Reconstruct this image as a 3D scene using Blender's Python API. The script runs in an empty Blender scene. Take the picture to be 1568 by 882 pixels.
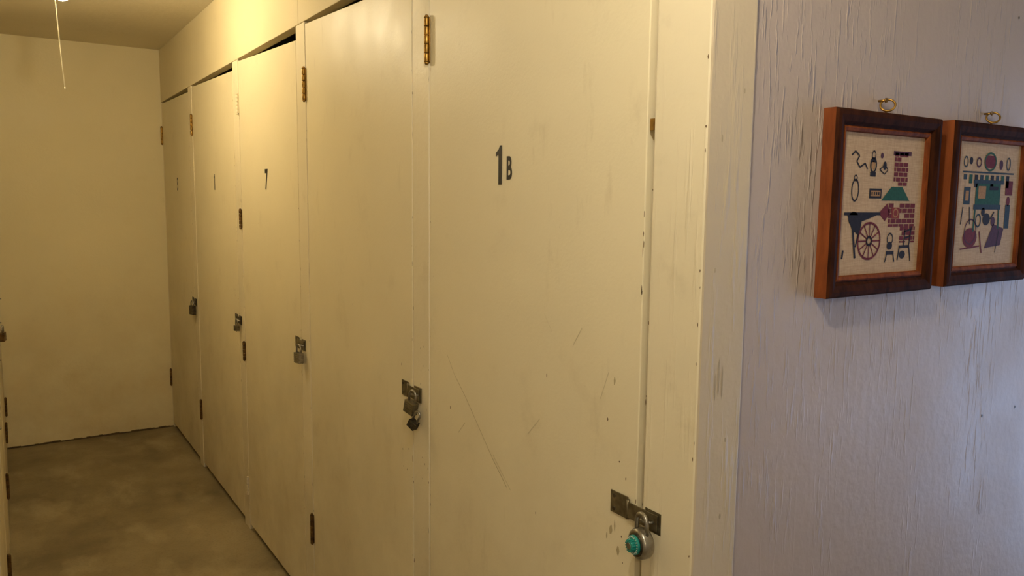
import bpy, bmesh, math, random
from mathutils import Vector, Matrix
random.seed(7)
sc = bpy.context.scene
try:
    sc.view_settings.view_transform = 'Standard'
except Exception: pass

# ------------------------------------------------------------ materials
def lin(c):
    return tuple(((v/255)/12.92 if v/255 <= .04045 else ((v/255+.055)/1.055)**2.4) for v in c)+(1,)

def base_mat(name):
    m = bpy.data.materials.new(name); m.use_nodes = True
    nt = m.node_tree
    return m, nt, nt.nodes['Principled BSDF']

def N(nt, t, **kw):
    n = nt.nodes.new(t)
    for k, v in kw.items(): setattr(n, k, v)
    return n

def noise(nt, vec, scale, detail=4, rough=.5):
    n = N(nt, 'ShaderNodeTexNoise'); n.inputs['Scale'].default_value = scale
    n.inputs['Detail'].default_value = detail; n.inputs['Roughness'].default_value = rough
    nt.links.new(vec, n.inputs['Vector']); return n.outputs['Fac']

def ramp(nt, fac, a, b, lo=0, hi=1):
    r = N(nt, 'ShaderNodeMapRange'); r.clamp = True
    r.inputs['From Min'].default_value = a; r.inputs['From Max'].default_value = b
    r.inputs['To Min'].default_value = lo; r.inputs['To Max'].default_value = hi
    nt.links.new(fac, r.inputs['Value']); return r.outputs['Result']

def mapv(nt, vec, s, loc=(0, 0, 0)):
    m = N(nt, 'ShaderNodeMapping'); m.inputs['Scale'].default_value = s; m.inputs['Location'].default_value = loc
    nt.links.new(vec, m.inputs['Vector']); return m.outputs['Vector']

def mixc(nt, fac, a, b):
    m = N(nt, 'ShaderNodeMix'); m.data_type = 'RGBA'
    for sock, v in ((m.inputs[6], a), (m.inputs[7], b)):
        if hasattr(v, 'is_output'): nt.links.new(v, sock)
        else: sock.default_value = v
    if hasattr(fac, 'is_output'): nt.links.new(fac, m.inputs[0])
    else: m.inputs[0].default_value = fac
    return m.outputs[2]

def mth(nt, op, a, b):
    m = N(nt, 'ShaderNodeMath'); m.operation = op
    for i, v in enumerate((a, b)):
        if hasattr(v, 'is_output'): nt.links.new(v, m.inputs[i])
        else: m.inputs[i].default_value = v
    return m.outputs[0]

def paint(name, col, rough=.42, mott=.08, dirt=.25, dirtcol=(120, 100, 60), peel=.25, peel_s=160,
          grain=0.0, grain_s=(60, 60, 3), seed=0, spec=.4, dirt_low=0.0, low_z=1.0, rub=.5, gmask=(.46, .62)):
    m, nt, p = base_mat(name)
    tc = N(nt, 'ShaderNodeTexCoord').outputs['Object']
    v = mapv(nt, tc, (1, 1, 1), (seed, seed*1.7, seed*.3))
    c = lin(col); dk = tuple(x*(1-mott*2) for x in c[:3])+(1,)
    a = mixc(nt, ramp(nt, noise(nt, v, 1.6, 5), .35, .7), c, dk)
    d = ramp(nt, noise(nt, v, 7, 8, .65), .58, .78, 0, dirt)
    a = mixc(nt, d, a, lin(dirtcol))
    sp = ramp(nt, noise(nt, v, 55, 3, .5), .76, .8, 0, dirt*1.0)
    a = mixc(nt, sp, a, lin((95, 75, 45)))
    if dirt_low > 0:
        sx = N(nt, 'ShaderNodeSeparateXYZ'); nt.links.new(tc, sx.inputs[0])
        lw = ramp(nt, sx.outputs['Z'], low_z, 0.0, 0, dirt_low)
        n2 = ramp(nt, noise(nt, v, 3.5, 7, .65), .35, .65)
        a = mixc(nt, mth(nt, 'MULTIPLY', lw, n2), a, lin(dirtcol))
        if rub > 0:
            n3 = ramp(nt, noise(nt, mapv(nt, v, (24, 24, 7)), 1.0, 5, .6), .60, .76, 0, dirt_low*rub)
            n4 = ramp(nt, noise(nt, v, 2.3, 2), .47, .62)
            a = mixc(nt, mth(nt, 'MULTIPLY', n3, n4), a, lin(dirtcol))
    nt.links.new(a, p.inputs['Base Color'])
    r = ramp(nt, noise(nt, v, 4, 5), .3, .7, rough-.06, rough+.1)
    nt.links.new(r, p.inputs['Roughness'])
    p.inputs['Specular IOR Level'].default_value = spec
    h = mth(nt, 'MULTIPLY', noise(nt, v, peel_s, 2, .5), peel)
    h = mth(nt, 'ADD', h, mth(nt, 'MULTIPLY', noise(nt, v, 14, 4), peel*.8))
    if grain > 0:
        g = noise(nt, mapv(nt, v, grain_s), 1.0, 3, .6)
        g = ramp(nt, g, .55, .72)
        msk = ramp(nt, noise(nt, mapv(nt, v, (5, 5, 1.0)), 1.0, 2), gmask[0], gmask[1])
        h = mth(nt, 'ADD', h, mth(nt, 'MULTIPLY', mth(nt, 'MULTIPLY', g, msk), grain))
    b = N(nt, 'ShaderNodeBump'); b.inputs['Strength'].default_value = .5; b.inputs['Distance'].default_value = .004
    nt.links.new(h, b.inputs['Height']); nt.links.new(b.outputs[0], p.inputs['Normal'])
    return m

def plain(name, col, rough=.5, metal=0, var=.15, scale=40, spec=.5):
    m, nt, p = base_mat(name)
    tc = N(nt, 'ShaderNodeTexCoord').outputs['Object']
    c = lin(col); dk = tuple(x*(1-var*2) for x in c[:3])+(1,)
    nt.links.new(mixc(nt, ramp(nt, noise(nt, tc, scale, 5), .35, .65), c, dk), p.inputs['Base Color'])
    p.inputs['Roughness'].default_value = rough; p.inputs['Metallic'].default_value = metal
    p.inputs['Specular IOR Level'].default_value = spec
    return m

def wood(name, c1, c2, s, rough=.35, spec=.5):
    m, nt, p = base_mat(name)
    tc = N(nt, 'ShaderNodeTexCoord').outputs['Object']
    n = noise(nt, mapv(nt, tc, s), 1.0, 6, .6)
    nt.links.new(mixc(nt, ramp(nt, n, .35, .65), lin(c1), lin(c2)), p.inputs['Base Color'])
    p.inputs['Roughness'].default_value = rough
    p.inputs['Specular IOR Level'].default_value = spec
    return m

def emis(name, col, s):
    m, nt, p = base_mat(name)
    p.inputs['Base Color'].default_value = (1, 1, 1, 1)
    p.inputs['Emission Color'].default_value = col+(1,)
    p.inputs['Emission Strength'].default_value = s
    return m

CREAM = (229, 217, 184)
M_door = [paint('door_cream_paint_%d' % i, CREAM, .40 if i == 1 else .44, .04, .14, peel=.14, seed=i*3.1, spec=.36, dirt_low=.36, low_z=1.3, dirtcol=(150, 128, 88)) for i in range(5)]
M_post = paint('post_cream_paint', (228, 216, 185), .45, .05, .2, peel=.35, peel_s=70, grain=.5, grain_s=(90, 90, 5), seed=2, dirt_low=.25, rub=.3)
M_endpost = paint('post_end_shaded', (200, 184, 156), .5, .05, .15, peel=.4, peel_s=70, grain=.7, grain_s=(60, 60, 7), seed=5)  # darker copy of the post cream; the end face's shade is in the colour
M_head = paint('header_paint', (224, 211, 175), .6, .04, .06, peel=.2, seed=9, spec=.25)
M_back = paint('back_wall_paint', (228, 214, 171), .6, .03, .08, dirtcol=(184, 154, 90), peel=.3, peel_s=90, seed=4, dirt_low=.45, low_z=1.1, rub=0)
M_pic = paint('picture_wall_paint', (180, 165, 155), .5, .05, .08, dirtcol=(120, 105, 98), peel=.5, peel_s=55, grain=1.9, grain_s=(105, 105, 11), seed=1, spec=.45, gmask=(.5, .64))
M_room = paint('lobby_wall_paint', (214, 205, 190), .6, .04, .05, seed=8)
M_ceil = paint('ceiling_paint', (232, 222, 196), .7, .05, .1, peel=.6, peel_s=50, seed=6)
M_dark = plain('gap_shade_dark', (48, 38, 28), .9)  # for strips behind the door gaps; the gaps' shade is put into this colour
M_black = plain('black_decal', (22, 18, 16), .5, var=.05)
M_brass = plain('aged_brass', (178, 138, 66), .4, .85, .25, 60)
M_bronze = plain('dull_bronze', (128, 98, 58), .42, .8, .3, 60)
M_steel = plain('worn_steel', (165, 160, 148), .32, .9, .15, 80)
M_zinc = plain('zinc_hasp', (134, 124, 98), .42, .75, .25, 60)
M_dsteel = plain('dark_steel', (92, 84, 70), .4, .8, .3, 60)
M_teal = plain('teal_dial', (30, 140, 130), .35, .1, .1)
M_chip = plain('chipped_paint_wood', (104, 78, 46), .8)
M_scuff = plain('scuff_grey', (186, 170, 132), .6, var=.1)
M_scuff2 = plain('scuff_light', (206, 192, 156), .6, var=.06)
M_gouge = plain('post_gouge', (176, 160, 132), .6, var=.08)
M_grime = plain('floor_edge_grime', (88, 72, 44), .9)
M_white = plain('porcelain_white', (225, 220, 205), .3, var=.03)
M_string = plain('pull_string', (245, 240, 225), .8, var=.05)

def concrete():
    m, nt, p = base_mat('stained_concrete')
    tc = N(nt, 'ShaderNodeTexCoord').outputs['Object']
    a = mixc(nt, ramp(nt, noise(nt, tc, 2.2, 8, .6), .36, .66), lin((150, 135, 102)), lin((108, 95, 68)))
    a = mixc(nt, ramp(nt, noise(nt, mapv(nt, tc, (1, .5, 1), (3, 1, 0)), 5, 6, .55), .52, .68, 0, .6), a, lin((172, 158, 124)))
    a = mixc(nt, ramp(nt, noise(nt, mapv(nt, tc, (1, .4, 1), (8, 5, 0)), 4, 7, .6), .55, .7, 0, .6), a, lin((92, 80, 55)))
    a = mixc(nt, ramp(nt, noise(nt, tc, 110, 3), .5, .75, 0, .25), a, lin((76, 68, 48)))
    nt.links.new(a, p.inputs['Base Color'])
    p.inputs['Roughness'].default_value = .55
    b = N(nt, 'ShaderNodeBump'); b.inputs['Strength'].default_value = .12; b.inputs['Distance'].default_value = .003
    nt.links.new(noise(nt, tc, 40, 5), b.inputs['Height']); nt.links.new(b.outputs[0], p.inputs['Normal'])
    return m
M_floor = concrete()

# ------------------------------------------------------------ builder
class B:
    def __init__(s): s.bm = bmesh.new(); s.mats = []
    def mi(s, m):
        if m not in s.mats: s.mats.append(m)
        return s.mats.index(m)
    def add(s, t, mat, smooth=False, M=None):
        i = s.mi(mat)
        if M is not None: bmesh.ops.transform(t, matrix=M, verts=t.verts)
        bmesh.ops.recalc_face_normals(t, faces=t.faces)
        for f in t.faces:
            f.material_index = i; f.smooth = smooth and len(f.verts) == 4
        me = bpy.data.meshes.new('t'); t.to_mesh(me); t.free()
        s.bm.from_mesh(me); bpy.data.meshes.remove(me)
    def box(s, x0, x1, y0, y1, z0, z1, mat, bev=0, M=None, fn=None):
        t = bmesh.new(); bmesh.ops.create_cube(t, size=1)
        for v in t.verts:
            v.co = Vector(((x0+x1)/2+v.co.x*(x1-x0), (y0+y1)/2+v.co.y*(y1-y0), (z0+z1)/2+v.co.z*(z1-z0)))
            if fn: fn(v.co)
        if bev > 0: bmesh.ops.bevel(t, geom=list(t.edges), offset=bev, segments=2, profile=.5, affect='EDGES')
        s.add(t, mat, M=M)
    def cyl(s, c, axis, r, h, mat, seg=24, r2=None, bev=0):
        t = bmesh.new()
        bmesh.ops.create_cone(t, cap_ends=True, segments=seg, radius1=r, radius2=r if r2 is None else r2, depth=h)
        if bev > 0:
            es = [e for e in t.edges if any(len(f.verts) > 4 for f in e.link_faces)]
            bmesh.ops.bevel(t, geom=es, offset=bev, segments=2, profile=.5, affect='EDGES')
        q = Vector((0, 0, 1)).rotation_difference(Vector(axis).normalized())
        s.add(t, mat, True, Matrix.Translation(c) @ q.to_matrix().to_4x4())
    def tube(s, pts, r, mat, seg=8, closed=False):
        t = bmesh.new(); pts = [Vector(p) for p in pts]; n = len(pts); rings = []
        prev = None
        for i, p in enumerate(pts):
            a = pts[(i-1) % n] if closed or i > 0 else p
            b = pts[(i+1) % n] if closed or i < n-1 else p
            d = (b-a).normalized()
            if prev is None:
                u = d.orthogonal().normalized()
            else:
                u = (prev - d*prev.dot(d)).normalized()
            prev = u; w = d.cross(u)
            rings.append([t.verts.new(p+(u*math.cos(k*2*math.pi/seg)+w*math.sin(k*2*math.pi/seg))*r) for k in range(seg)])
        for i in range(n if closed else n-1):
            A, C = rings[i], rings[(i+1) % n]
            for k in range(seg):
                t.faces.new((A[k], A[(k+1) % seg], C[(k+1) % seg], C[k]))
        if not closed:
            t.faces.new(rings[0]); t.faces.new(rings[-1])
        s.add(t, mat, True)
    def ring(s, c, normal, R, r, mat, n=24, a0=0, a1=360, up=(0, 0, 1)):
        nrm = Vector(normal).normalized(); u = Vector(up); u = (u-nrm*u.dot(nrm)).normalized(); w = nrm.cross(u); c = Vector(c)
        full = a1-a0 >= 360
        k = n if full else n+1
        pts = [c+(u*math.cos(math.radians(a0+(a1-a0)*i/n))+w*math.sin(math.radians(a0+(a1-a0)*i/n)))*R for i in range(k)]
        s.tube(pts, r, mat, closed=full)
    def poly(s, pts, mat):
        t = bmesh.new(); t.faces.new([t.verts.new(p) for p in pts])
        i = s.mi(mat); t.faces.ensure_lookup_table(); t.faces[0].material_index = i
        me = bpy.data.meshes.new('t'); t.to_mesh(me); t.free(); s.bm.from_mesh(me); bpy.data.meshes.remove(me)
    def done(s, name, parent=None):
        me = bpy.data.meshes.new(name); s.bm.to_mesh(me); s.bm.free()
        for m in s.mats: me.materials.append(m)
        o = bpy.data.objects.new(name, me); sc.collection.objects.link(o)
        if parent: o.parent = parent
        return o

def empty(name):
    o = bpy.data.objects.new(name, None); sc.collection.objects.link(o); return o

# ------------------------------------------------------------ room dimensions
X0 = .847      # locker front plane (right row)
XL = -.045     # left row plane
YB = 5.24; H = 2.33; XR = 2.9; XW = -1.6; YF = -2.2; YP = .806

b = B(); b.box(XW-.1, XR+.1, YF-.1, YB+.1, -.1, 0, M_floor); b.done('floor')
b = B(); b.box(XW-.1, XR+.1, YF-.1, YB+.1, H, H+.1, M_ceil); b.done('ceiling')
b = B(); b.box(XW, XR, YB, YB+.1, 0, H, M_back); b.done('wall_back')
b = B(); b.box(XW, XR, YF-.1, YF, 0, H, M_room); b.done('wall_front')
b = B(); b.box(XW-.1, XW, YF, YB, 0, H, M_room); b.done('wall_left')
wy0, wy1, wz0, wz1 = -.15, .62, .15, 1.75
b = B()
b.box(XR, XR+.1, YF, wy0, 0, H, M_room); b.box(XR, XR+.1, wy1, YB, 0, H, M_room)
b.box(XR, XR+.1, wy0, wy1, 0, wz0, M_room); b.box(XR, XR+.1, wy0, wy1, wz1, H, M_room)
b.done('wall_right')
b = B()
for (a, c, d, e) in ((wy0, wy0+.04, wz0, wz1), (wy1-.04, wy1, wz0, wz1), (wy0+.04, wy1-.04, wz0, wz0+.05), (wy0+.04, wy1-.04, wz1-.05, wz1), (wy0+.04, wy1-.04, .95, .98)):
    b.box(XR+.02, XR+.08, a, c, d, e, M_white, .004)
b.done('window_1')
b = B(); b.box(.934, XR, YP, YP+.09, 0, H, M_pic)
def dot(x, z, r, y=YP-.0006):
    b.poly([(x+r*math.cos(-a*math.pi/4), y, z+r*1.2*math.sin(-a*math.pi/4)) for a in range(8)], M_black)
dot(1.70, 1.02, .0028); dot(1.84, 1.02, .0028); dot(1.72, 1.83, .0025)
b.done('wall_picture')
b = B(); b.box(XW, XL-.04, 1.15, 1.24, 0, H, M_room); b.done('wall_locker_end')

b = B()
n = 40
for i in range(n):
    x0 = XL+(X0-XL)*i/n; x1 = XL+(X0-XL)*(i+1)/n
    h = .006+.006*random.random()
    b.box(x0, x1, YB-.004-.004*random.random(), YB, 0, h, M_grime)
b.done('grime_line_back')  # strip of dirt along the foot of the wall, no baseboard here

# ------------------------------------------------------------ hardware
def hinge(parent, y, z, name, x=X0, sgn=-1, mat=M_brass, h=.1):
    b = B()
    xs = x+sgn*.0025
    b.box(min(x+sgn*.0005, xs), max(x+sgn*.0005, xs), y+.002, y+.02, z-h/2, z+h/2, mat, .0006)
    b.box(min(x+sgn*.0005, xs), max(x+sgn*.0005, xs), y-.008, y-.002, z-h/2, z+h/2, mat, .0006)
    for k in range(5):
        b.cyl((x+sgn*.006, y, z-h/2+h/10+k*h/5), (0, 0, 1), .006, h/5-.0015, mat, 16, bev=.0006)
    b.cyl((x+sgn*.006, y, z+h/2+.003), (0, 0, 1), .0065, .006, mat, 16, r2=.003)
    b.cyl((x+sgn*.006, y, z-h/2-.003), (0, 0, 1), .003, .006, mat, 16, r2=.0065)
    for dz in (-.032, 0, .032):
        b.cyl((xs, y+.013, z+dz*h/.1), (sgn, 0, 0), .003, .001, M_dsteel, 10)
    return b.done(name, parent)

def hasp(parent, ynear_post, ydoor, z, ystaple, x=X0, sgn=-1, mat=M_zinc, hh=.019):
    b = B()
    def xb(a0, a1, *r, **k): b.box(min(x+sgn*a0, x+sgn*a1), max(x+sgn*a0, x+sgn*a1), *r, **k)
    L = ydoor-ynear_post
    xb(.0005, .0025, ydoor-L*.36, ydoor, z-hh, z+hh, mat, bev=.0006)
    b.cyl((x+sgn*.004, ydoor-L*.38, z), (0, 0, 1), .0035, hh*1.7, mat, 12)
    xb(.0045, .0065, ynear_post+.004, ydoor-L*.40, z-hh*.72, z+hh*.72, mat, bev=.0008)
    xb(.0005, .0042, ynear_post-.003, ynear_post+.034, z-hh*.95, z+hh*.95, mat, bev=.0006)
    for dz in (-.6, .6):
        b.cyl((x+sgn*.003, ydoor-.01, z+dz*hh), (sgn, 0, 0), .0035, .002, M_dsteel, 10)
    b.ring((x+sgn*.006, ystaple, z), (0, 0, 1), .011, .0024, M_steel, 16, 0, 180, up=(0, 1, 0) if sgn < 0 else (0, -1, 0))
    return b.done('hasp', parent)

def combo_lock(c, rotz):
    e = empty('combination_padlock')
    q = Matrix.Translation(c) @ Matrix.Rotation(math.radians(rotz), 4, 'Z')
    b = B()
    b.cyl((0, 0, 0), (1, 0, 0), .0245, .021, M_steel, 48, bev=.0045)
    b.cyl((-.011, 0, 0), (1, 0, 0), .019, .002, M_dsteel, 48, bev=.0005)
    o = b.done('lock_body', e); o.matrix_world = q
    b = B()
    b.cyl((-.014, 0, 0), (1, 0, 0), .0155, .005, M_teal, 40, bev=.001)
    for k in range(20):
        a = k*math.pi/10
        b.box(-.0171, -.0165, -.0005, .0005, .0118, .0145, M_white, M=Matrix.Rotation(a, 4, 'X'))
    b.cyl((-.0195, 0, 0), (1, 0, 0), .0085, .008, M_teal, 18, r2=.0092, bev=.0008)
    for k in range(14):
        a = k*2*math.pi/14
        b.box(-.024, -.016, -.0009, .0009, .0086, .01, M_teal, M=Matrix.Rotation(a, 4, 'X'))
    b.cyl((-.0238, 0, 0), (1, 0, 0), .0055, .001, M_steel, 18)
    o = b.done('dial', e); o.matrix_world = q
    b = B(); w = .0135; top = .048
    pts = [(0, -w, .015), (0, -w, top-w)]
    pts += [(0, -w*math.cos(a), top-w+w*math.sin(a)) for a in [math.pi*i/10 for i in range(1, 10)]]
    pts += [(0, w, top-w), (0, w, .015)]
    b.tube(pts, .0036, M_steel, 12)
    o = b.done('shackle', e); o.matrix_world = q
    return e

def padlock(c, rotz, w=.036, hgt=.032, mat=M_steel, tilt=0, shm=M_steel):
    e = empty('padlock')
    q = Matrix.Translation(c) @ Matrix.Rotation(math.radians(rotz), 4, 'Z') @ Matrix.Rotation(math.radians(tilt), 4, 'X')
    b = B()
    n = 6
    for k in range(n):
        z0 = -hgt/2+hgt*k/n
        b.box(-.009, .009, -w/2, w/2, z0+.0003, z0+hgt/n-.0003, mat, .0009)
    b.box(-.0082, .0082, -w/2+.001, w/2-.001, -hgt/2+.001, hgt/2-.001, M_dsteel)
    for sy in (-1, 1):
        for sx in (-1, 1):
            b.cyl((sx*.005, sy*w*.38, -hgt/2), (0, 0, 1), .0022, .002, M_dsteel, 10)
    b.cyl((0, 0, -hgt/2), (0, 0, 1), .005, .0015, M_brass, 14)
    o = b.done('lock_body', e); o.matrix_world = q
    b = B(); r = w*.34; top = hgt/2+.028
    pts = [(0, -r, hgt/2-.004), (0, -r, top-r)]
    pts += [(0, -r*math.cos(a), top-r+r*math.sin(a)) for a in [math.pi*i/10 for i in range(1, 10)]]
    pts += [(0, r, top-r), (0, r, hgt/2-.004)]
    b.tube(pts, .0031, shm, 10)
    o = b.done('shackle', e); o.matrix_world = q
    return e

def label(parent, txt, y, z, hcap, x=X0, sx=.6, off=.02, name='number_decal'):
    if txt == '1':
        bb = B(); w = hcap*.17
        P = [(-w/2, 0), (w/2, 0), (w/2, 1*hcap), (-w*.1, hcap), (-w*.5, .9*hcap), (-w*1.25, .82*hcap), (-w*1.25, .72*hcap), (-w/2, .77*hcap)]
        P = [(x-.0008, y-u, z-hcap/2+v) for u, v in P]
        bb.poly(P, M_black)
        return bb.done(name, parent)
    cu = bpy.data.curves.new('txt', 'FONT'); cu.body = txt; cu.size = hcap/.7; cu.offset = off*hcap
    cu.align_x = 'CENTER'; cu.extrude = .0002
    o = bpy.data.objects.new('txt', cu); sc.collection.objects.link(o)
    dg = bpy.context.evaluated_depsgraph_get()
    me = bpy.data.meshes.new_from_object(o.evaluated_get(dg))
    bpy.data.objects.remove(o)
    for v in me.vertices:
        lx, ly, lz = v.co
        v.co = Vector((x-.0006-lz, y-lx*sx, z-hcap/2+ly))
    me.materials.clear(); me.materials.append(M_black)
    m = bpy.data.objects.new(name, me); sc.collection.objects.link(m); m.parent = parent
    return m

def chips(b, y, z0, z1, n, x, spread=.003, mx=.004, mz=.02, mat=M_chip):
    for _ in range(n):
        yy = y+random.uniform(-spread, spread); zz = random.uniform(z0, z1)
        w = random.uniform(.0008, mx); h = random.uniform(.002, mz)*random.random()+.002
        k = random.randint(5, 8)
        b.poly([(x, yy+w*random.uniform(.5, 1)*math.cos(2*math.pi*i/k), zz+h*random.uniform(.5, 1)*math.sin(-2*math.pi*i/k)) for i in range(k)][::-1], mat)

# ------------------------------------------------------------ right locker row
doors = [(.924, 1.664), (1.759, 2.542), (2.640, 3.397), (3.493, 4.340), (4.434, 5.228)]
posts = [(1.667, 1.753), (2.546, 2.634), (3.401, 3.487), (4.344, 4.428)]
TH = .035
sag = [.02, .036, .036, .026, .014]
for i, (y0, y1) in enumerate(doors):
    e = empty('door_%d' % (i+1))
    b = B()
    def fn(co, y0=y0, y1=y1, i=i):
        if co.z > 1:
            co.z = 2.012 - sag[i]*(y1-co.y)/(y1-y0)
    b.box(X0, X0+TH, y0, y1, .028, 2.0, M_door[i], .0018, fn=fn)
    chips(b, y0+.001, .3, 1.9, 12, X0-.0004, .0015, .0018, .014)
    chips(b, y1-.002, .3, 1.95, 8, X0-.0004, .002, .0015, .01)
    chips(b, y0+.05, .75, 1.05, 6, X0-.0004, .03, .002, .004)
    if i == 0:
        P = [(1.575, 1.10), (1.54, 1.06), (1.49, 1.02), (1.43, .965), (1.37, .91), (1.315, .866)]
        for (a, c), (d, f) in zip(P[:-1], P[1:]):
            b.poly([(X0-.0005, a, c), (X0-.0005, d, f), (X0-.0005, d+.0012, f+.003), (X0-.0005, a+.0012, c+.003)][::-1], M_scuff)
        for (a, c, d, f, m_) in ((1.37, .92, 1.30, .865, M_scuff), (1.19, 1.245, 1.165, 1.215, M_scuff2), (1.10, 1.20, 1.075, 1.235, M_scuff2), (1.52, .93, 1.49, .96, M_scuff2), (1.24, 1.0, 1.2, 1.04, M_scuff2), (1.02, 1.12, 1.0, 1.17, M_scuff2)):
            b.poly([(X0-.0006, a, c), (X0-.0006, d, f), (X0-.0006, d+.001, f+.002), (X0-.0006, a+.001, c+.002)][::-1], m_)
        for (yy, zz, s, l) in ((1.18, 1.13, .0015, .005), (.985, .90, .005, .012), (.965, .87, .004, .012), (.985, 1.16, .003, .01), (1.21, .85, .0012, .004), (1.56, .98, .0015, .006), (.975, .91, .002, .014), (.995, .885, .002, .008), (1.0, 1.09, .0018, .004)):
            b.poly([(X0-.0005, yy+s*math.cos(-k*math.pi/3)*random.uniform(.6, 1), zz+l*math.sin(-k*math.pi/3)*random.uniform(.6, 1)) for k in range(6)][::-1], M_chip if s < .002 else M_scuff)
    b.done('panel', e)
    hm = M_brass
    if i == 2:
        hinge(e, y1+.003, 1.84, 'hinge_upper', mat=M_post, h=.075)
        hinge(e, y1+.003, 1.365, 'hinge_middle', mat=M_bronze, h=.075)
        hinge(e, y1+.003, .80, 'hinge_middle_lower', mat=M_bronze, h=.075)
        hinge(e, y1+.003, .20, 'hinge_lower', mat=M_post, h=.075)
    else:
        hinge(e, y1+.003, 1.822, 'hinge_upper', mat=hm)
        hinge(e, y1+.003, .322, 'hinge_lower', mat=M_bronze)
    zz = [.953, .975, .955, .925, .895][i]
    if i == 0: hasp(e, .864, .985, zz, .888)
    else: hasp(e, y0-.05, y0+.06, zz, y0-.032, mat=[M_zinc, M_zinc, M_zinc, M_dsteel, M_dsteel][i], hh=.02)
    if i == 0:
        label(e, '1', 1.352, 1.528, .078)
        label(e, 'B', 1.319, 1.522, .044, sx=.6, off=.035, name='letter_decal')
    elif i == 2: label(e, '7', 3.02, 1.525, .074, sx=.7, off=.04)
    elif i == 3: label(e, '1', 3.88, 1.525, .074)
    elif i == 4: label(e, '5', 4.81, 1.525, .072, sx=.6, off=.02)

combo_lock((X0-.025, .882, .921), -8)
padlock((X0-.020, 1.729, .944), 12, .036, .032, M_zinc, 14)
padlock((X0-.022, 1.712, .905), 20, .024, .020, M_dsteel, 30, M_steel)
padlock((X0-.021, 2.606, .913), 10, .040, .036, M_steel, 0)
padlock((X0-.019, 3.461, .892), 10, .026, .024, M_zinc, 0)
padlock((X0-.021, 4.400, .853), 10, .05, .048, M_dsteel, 0)

for i, (y0, y1) in enumerate(posts):
    b = B(); b.box(X0-.001, X0+.038, y0, y1, 0, 2.02, M_post, .002)
    chips(b, y0+.002, .2, 1.95, 6, X0-.0014, .002, .0015, .012)
    chips(b, y1-.002, .3, 1.95, 8, X0-.0014, .002, .002, .012)
    if i == 0: chips(b, (y0+y1)/2-.02, .76, 1.1, 12, X0-.0014, .03, .002, .005)
    b.box(X0+.038, X0+.058, y0-.014, y1+.014, 0, 2.02, M_dark)
    b.done('trim_%d' % (i+1))
b = B()
b.box(X0-.004, .938, .794, .905, 0, H, M_post, .004)
t = b.bm; t.faces.ensure_lookup_table()
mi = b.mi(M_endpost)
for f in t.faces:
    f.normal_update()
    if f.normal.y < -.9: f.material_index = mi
chips(b, .903, .2, 1.95, 12, X0-.0046, .001, .0012, .010)
chips(b, .7985, .3, 2.0, 18, X0-.0046, .001, .0016, .010)
for (gx, gz, gl, gw) in ((.885, 1.20, .03, .0018), (.893, 1.19, .026, .0015), (.878, 1.185, .022, .0015), (.905, 1.10, .004, .002), (.872, 1.55, .006, .0016), (.915, 1.62, .004, .0016), (.90, .98, .005, .0022), (.868, 1.36, .004, .0014)):
    b.poly([(gx+gw*math.cos(k*math.pi/4), .7936, gz+gl*math.sin(k*math.pi/4)) for k in range(8)], M_gouge)
b.box(X0+.04, X0+.06, .905, .936, 0, 2.02, M_post)
b.box(X0+.001, X0+.004, .9052, .919, 1.568, 1.586, M_brass, .0005)
b.done('trim_5')
b = B()
b.box(X0-.003, X0+.035, .906, 2.60, 2.02, H, M_head, .002)
b.box(X0-.003, X0+.035, 2.602, YB, 2.02, H, M_head, .002)
b.done('trim_6')
b = B(); b.box(X0, X0+.03, 5.232, YB, 0, 2.02, M_post); b.done('trim_7')

# ------------------------------------------------------------ left locker row
b = B(); b.box(XL-.035, XL, 1.15, YB, 2.02, H, M_head, .002); b.done('trim_8')
ly = [1.24+k*.875 for k in range(5)]
tn = 9
for i in range(5):
    y0 = ly[i]; y1 = min(y0+.875-.09, YB-.01)
    b = B(); b.box(XL-.038, XL+.001, y0-.088 if i else 1.15, y0-.003, 0, 2.02, M_post, .002); b.done('trim_%d' % tn); tn += 1
    if y1-y0 < .3: continue
    e = empty('door_%d' % (6+i))
    b = B(); b.box(XL-TH, XL, y0, y1, .028, 2.0, M_door[i], .0018); b.done('panel', e)
    hinge(e, y1, 1.822, 'hinge_upper', x=XL, sgn=1, mat=M_bronze)
    hinge(e, y1, .25, 'hinge_lower', x=XL, sgn=1, mat=M_bronze)
    hasp(e, y0-.05, y0+.06, .93, y0-.03, x=XL, sgn=1, mat=M_dsteel)
    if i == 3: padlock((XL+.021, y0-.03, .87), -10, .04, .036, M_bronze, 0)

# ------------------------------------------------------------ framed pictures
M_fside = wood('frame_side_wood', (138, 74, 36), (98, 48, 22), (30, 30, 6), .6, .15)
M_fdark = wood('frame_dark_wood', (66, 34, 18), (38, 19, 10), (60, 60, 12), .75, .04)
M_flip = wood('frame_inner_lip', (134, 70, 32), (92, 45, 20), (60, 60, 20), .7, .08)
def linen():
    m, nt, p = base_mat('linen_print_ground')
    tc = N(nt, 'ShaderNodeTexCoord').outputs['Object']
    n = mth(nt, 'ADD', noise(nt, mapv(nt, tc, (900, 60, 60)), 1, 2), noise(nt, mapv(nt, tc, (60, 60, 900)), 1, 2))
    nt.links.new(mixc(nt, ramp(nt, n, .8, 1.2), lin((192, 166, 136)), lin((174, 148, 119))), p.inputs['Base Color'])
    p.inputs['Roughness'].default_value = .8
    p.inputs['Specular IOR Level'].default_value = .2
    return m
M_linen = linen()
C = {k: plain('print_'+k, v, .8, var=.12, scale=200, spec=.2) for k, v in dict(
    navy=(36, 33, 42), maroon=(108, 38, 48), teal=(36, 84, 70), blue=(48, 66, 80), purple=(80, 48, 66), tan=(170, 130, 90), red=(136, 54, 50)).items()}
W = .307
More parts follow.
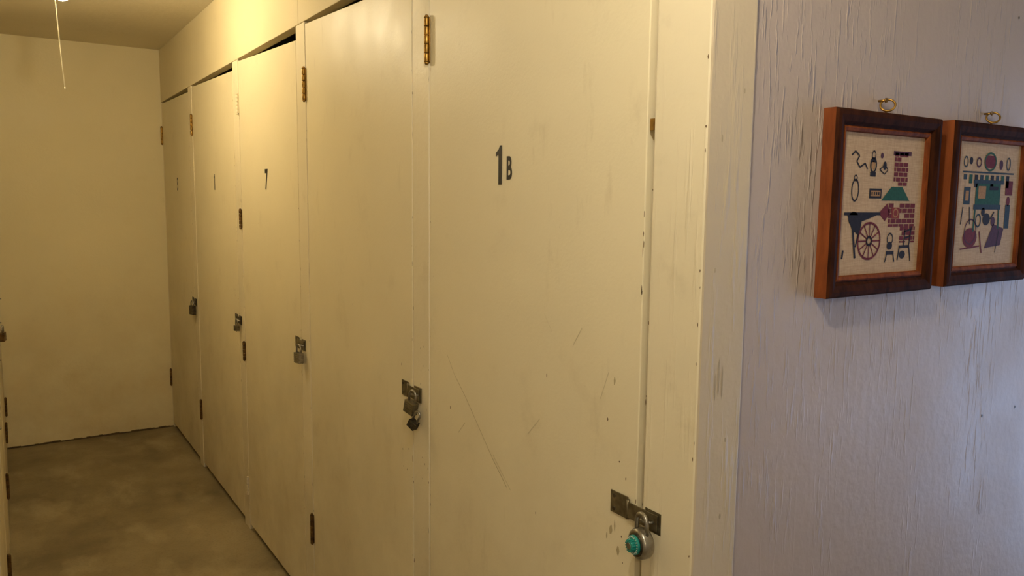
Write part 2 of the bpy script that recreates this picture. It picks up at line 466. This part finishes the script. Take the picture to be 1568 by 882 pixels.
def framed(xl, zb, art):
    e = empty('framed_picture')
    ox, oz = xl, zb
    prof = [(0, .8055), (0, .783), (.003, .779), (.010, .778), (.020, .781), (.024, .786), (.026, .7865), (.029, .784), (.034, .786), (.036, .792)]
    b = B()
    for j in range(len(prof)-1):
        (d0, ya), (d1, yb) = prof[j], prof[j+1]
        m = M_fside if j == 0 else (M_fdark if j < 6 else M_flip)
        for s4 in range(4):
            def cn(d, y):
                return [(ox+d, y, oz+d), (ox+W-d, y, oz+d), (ox+W-d, y, oz+W-d), (ox+d, y, oz+W-d)]
            A = cn(d0, ya); Cc = cn(d1, yb); k = (s4+1) % 4
            b.poly([A[s4], A[k], Cc[k], Cc[s4]], m)
    b.poly([(ox, .8055, oz), (ox, .8055, oz+W), (ox+W, .8055, oz+W), (ox+W, .8055, oz)], M_fdark)
    b.done('frame', e)
    b = B(); ym = .791
    i0 = .035; s = W-2*i0
    b.box(ox+i0, ox+W-i0, ym, ym+.004, oz+i0, oz+W-i0, M_linen)
    b.done('print_ground', e)
    b = B(); ya = ym-.0005
    def P(u, v, dy=0): return (ox+i0+u*s, ya-dy, oz+i0+(1-v)*s)
    def poly(pts, m, dy=0): b.poly([P(u, v, dy) for u, v in pts], C[m])
    def rect(u0, v0, u1, v1, m, dy=0): poly([(u0, v1), (u1, v1), (u1, v0), (u0, v0)], m, dy)
    def disc(u, v, ru, rv, m, dy=0, n=18): poly([(u+ru*math.cos(2*math.pi*k/n), v-rv*math.sin(2*math.pi*k/n)) for k in range(n)], m, dy)
    def line(pts, m, w=.007, dy=.0002):
        for (a, c), (d, f) in zip(pts[:-1], pts[1:]):
            L = math.hypot(d-a, f-c) or 1; nx, ny = -(f-c)/L*w/2, (d-a)/L*w/2
            poly([(a+nx, c+ny), (d+nx, f+ny), (d-nx, f-ny), (a-nx, c-ny)], m, dy)
    def circ(u, v, ru, rv, m, w=.008, n=22, a0=0, a1=360, dy=.0002):
        line([(u+ru*math.cos(math.radians(a0+(a1-a0)*k/n)), v-rv*math.sin(math.radians(a0+(a1-a0)*k/n))) for k in range(n+1)], m, w, dy)
    art(rect, disc, line, circ, poly)
    b.done('print_artwork', e)
    b = B()
    cx = ox+W*.5
    b.cyl((cx, .795, oz+W+.003), (0, 0, 1), .0022, .008, M_brass, 10)
    b.ring((cx-.002, .791, oz+W+.014), (-.72, -.5, .48), .0115, .0019, M_brass, 28)
    b.cyl((cx-.006, .800, oz+W+.022), (0, 1, 0), .002, .014, M_brass, 10)
    b.cyl((cx-.006, .792, oz+W+.022), (0, 1, 0), .004, .002, M_brass, 12)
    b.done('ring_hanger', e)
    return e
R = random.Random(3)
def bricks(rect, u0, v0, u1, v1, m, bw=.05, bh=.028, skip=.12, jit=.0):
    v = v0; r = 0
    while v < v1-.005:
        u = u0-(bw/2 if r % 2 else 0)
        while u < u1:
            a, c = max(u, u0), min(u+bw-.008, u1)
            if c-a > .01 and R.random() > skip: rect(a, v, c, min(v+bh-.007, v1), m)
            u += bw
        v += bh; r += 1
def art1(rect, disc, line, circ, poly):
    circ(.36, .76, .135, .13, 'maroon', .016)
    circ(.36, .76, .03, .03, 'navy', .018, 12)
    for k in range(12):
        a = k*math.pi/6
        line([(.36+.03*math.cos(a), .76+.03*math.sin(a)), (.36+.13*math.cos(a), .76+.125*math.sin(a))], 'maroon', .010)
    poly([(.08, .56), (.15, .68), (.24, .72), (.26, .62), (.46, .57)], 'navy', .0001)
    rect(.05, .555, .48, .575, 'navy', .0002); disc(.16, .60, .06, .05, 'navy', .0002)
    line([(.16, .68), (.20, .88)], 'navy', .022); line([(.06, .82), (.05, .88)], 'navy', .02); line([(.24, .66), (.2, .8)], 'navy', .014)
    circ(.16, .40, .04, .075, 'navy', .012); circ(.16, .315, .018, .02, 'navy', .008, 12)
    line([(.10, .16), (.14, .13), (.19, .16), (.16, .2), (.2, .24), (.26, .21), (.29, .25)], 'navy', .012)
    circ(.36, .22, .035, .05, 'navy', .014); rect(.33, .18, .39, .2, 'navy'); circ(.36, .15, .022, .03, 'navy', .008, 12); rect(.325, .27, .395, .3, 'navy'); disc(.36, .22, .018, .03, 'tan')
    line([(.44, .25), (.5, .21), (.54, .25), (.5, .28), (.44, .25)], 'navy', .008); disc(.46, .15, .018, .02, 'purple'); disc(.5, .22, .022, .03, 'navy')
    bricks(rect, .62, .12, .80, .36, 'maroon', .06, .036, .08); rect(.60, .11, .83, .14, 'purple')
    poly([(.48, .47), (.84, .47), (.74, .37), (.60, .37)], 'teal')
    rect(.33, .385, .48, .455, 'navy'); rect(.345, .40, .465, .44, 'tan', .0002)
    for k in range(4): rect(.355+k*.027, .41, .37+k*.027, .43, 'navy', .0004)
    poly([(.46, .56), (.56, .49), (.60, .56), (.54, .62)], 'maroon')
    bricks(rect, .58, .49, .92, .66, 'maroon', .07, .038, .12); bricks(rect, .74, .66, .94, .78, 'maroon', .06, .036, .2)
    rect(.62, .52, .72, .60, 'red', .0002); circ(.67, .56, .03, .03, 'tan', .01, 12, dy=.0004)
    disc(.62, .80, .035, .03, 'navy'); circ(.62, .75, .035, .04, 'navy', .01)
    rect(.58, .84, .68, .865, 'navy'); line([(.59, .86), (.57, .92)], 'navy', .012); line([(.67, .86), (.69, .92)], 'navy', .012)
    rect(.74, .80, .88, .82, 'navy'); line([(.75, .8), (.73, .91)], 'navy', .014); line([(.87, .8), (.9, .92)], 'navy', .014); line([(.87, .8), (.89, .66)], 'navy', .014); line([(.80, .8), (.81, .68)], 'navy', .012); line([(.80, .7), (.89, .68)], 'navy', .012); line([(.80, .75), (.89, .73)], 'navy', .012); disc(.79, .87, .04, .03, 'navy')
def art2(rect, disc, line, circ, poly):
    circ(.12, .16, .03, .04, 'blue', .012); disc(.2, .15, .025, .03, 'navy'); line([(.08, .24), (.9, .24)], 'blue', .012)
    circ(.32, .16, .035, .035, 'purple', .014); rect(.42, .10, .58, .2, 'maroon'); circ(.5, .15, .09, .07, 'teal', .016); disc(.68, .17, .03, .04, 'purple'); circ(.8, .16, .03, .05, 'blue', .012)
    for k in range(9): rect(.10+k*.085, .26, .15+k*.085, .30+.03*(k % 3), ['blue', 'teal', 'navy'][k % 3])
    rect(.30, .32, .70, .50, 'teal'); rect(.34, .35, .46, .45, 'tan', .0002); rect(.52, .35, .66, .38, 'navy', .0002); rect(.26, .30, .74, .33, 'blue', .0003)
    rect(.78, .3, .9, .42, 'maroon'); rect(.12, .36, .22, .50, 'blue'); rect(.145, .39, .195, .47, 'tan', .0002); line([(.12, .52), (.10, .66)], 'navy', .012); line([(.22, .52), (.24, .66)], 'navy', .012)
    rect(.28, .50, .72, .54, 'blue'); line([(.31, .54), (.30, .72)], 'teal', .022); line([(.69, .54), (.70, .70)], 'teal', .022)
    disc(.5, .62, .06, .05, 'navy'); disc(.44, .56, .03, .035, 'navy'); line([(.56, .62), (.62, .56)], 'navy', .014); circ(.37, .63, .04, .05, 'blue', .014); disc(.61, .64, .035, .04, 'purple')
    disc(.26, .77, .11, .08, 'maroon'); circ(.26, .72, .09, .10, 'purple', .012); poly([(.5, .86), (.76, .84), (.8, .70), (.62, .66)], 'purple'); line([(.4, .72), (.46, .9)], 'maroon', .016); line([(.72, .72), (.68, .9)], 'navy', .01)
    line([(.12, .86), (.42, .84)], 'maroon', .012); rect(.80, .5, .88, .7, 'blue'); disc(.84, .47, .03, .04, 'maroon')
framed(1.117, 1.304, art1)
framed(1.469, 1.306, art2)

# ------------------------------------------------------------ ceiling lamps
def lamp(x, y, col, s, string=True, tag='a', drop=0):
    e = empty('ceiling_lamp')
    b = B()
    b.cyl((x, y, H-.008), (0, 0, 1), .055, .016, M_white, 32, bev=.003)
    b.cyl((x, y, H-.045-drop/2), (0, 0, 1), .026, .06+drop, M_white, 28, r2=.036, bev=.003)
    b.done('lampholder', e)
    b = B(); em = emis('bulb_glow_'+tag, col, s)
    prof = [(.013, 0), (.014, -.015), (.02, -.035), (.028, -.055), (.030, -.07), (.028, -.085), (.02, -.098), (.008, -.105)]
    t = bmesh.new(); rings = []
    for r, dz in prof:
        rings.append([t.verts.new((x+r*math.cos(k*math.pi/8), y+r*math.sin(k*math.pi/8), H-.076-drop+dz)) for k in range(16)])
    for A, Cc in zip(rings[:-1], rings[1:]):
        for k in range(16): t.faces.new((A[k], A[(k+1) % 16], Cc[(k+1) % 16], Cc[k]))
    t.faces.new(rings[-1]); t.faces.new(rings[0])
    b.add(t, em, True)
    b.done('bulb', e)
    if string:
        b = B()
        b.tube([(x-.02, y-.035, H-.06), (x-.024, y-.04, H-.2), (x-.015, y-.04, 1.95), (x-.008, y-.04, 1.83)], .0016, M_string, 6)
        b.cyl((x-.008, y-.04, 1.828), (0, 0, 1), .002, .008, M_string, 8)
        b.done('pull_string', e)
lamp(.215, 3.24, (1.0, .84, .55), 340, True, 'a', .016)
lamp(.30, .38, (1.0, .90, .72), 540, False, 'b')
lamp(-.6, -1.1, (1.0, .90, .72), 430, False, 'c')  # extra lamp behind the camera, out of view, added to even out the light

# ------------------------------------------------------------ daylight through window
w = bpy.data.worlds.new('sky'); sc.world = w; w.use_nodes = True
bg = w.node_tree.nodes['Background']; bg.inputs[0].default_value = (.45, .62, 1, 1); bg.inputs[1].default_value = 1.0
L = bpy.data.lights.new('window_daylight', 'AREA'); L.shape = 'RECTANGLE'; L.size = 1.55; L.size_y = .75
L.energy = 16; L.color = (.42, .6, 1)
o = bpy.data.objects.new('window_daylight', L); sc.collection.objects.link(o)
o.location = (XR+.2, (wy0+wy1)/2, (wz0+wz1)/2); o.rotation_euler = (0, math.radians(90), 0)
# ------------------------------------------------------------ camera
p = math.atan(136/1200); th = math.radians(33.0); ro = .011
fw = Vector((math.cos(p)*math.sin(th), math.cos(p)*math.cos(th), -math.sin(p)))
r0 = Vector((math.cos(th), -math.sin(th), 0)); u0 = r0.cross(fw)
rt = (r0+ro*u0).normalized(); up = (u0-ro*r0).normalized()
cam = bpy.data.cameras.new('camera'); cam.sensor_width = 36; cam.lens = 36*1200/1568; cam.clip_start = .02
co = bpy.data.objects.new('camera', cam); sc.collection.objects.link(co)
M = Matrix((rt, up, -fw)).transposed().to_4x4(); M.translation = Vector((0, 0, 1.46))
co.matrix_world = M
sc.camera = co
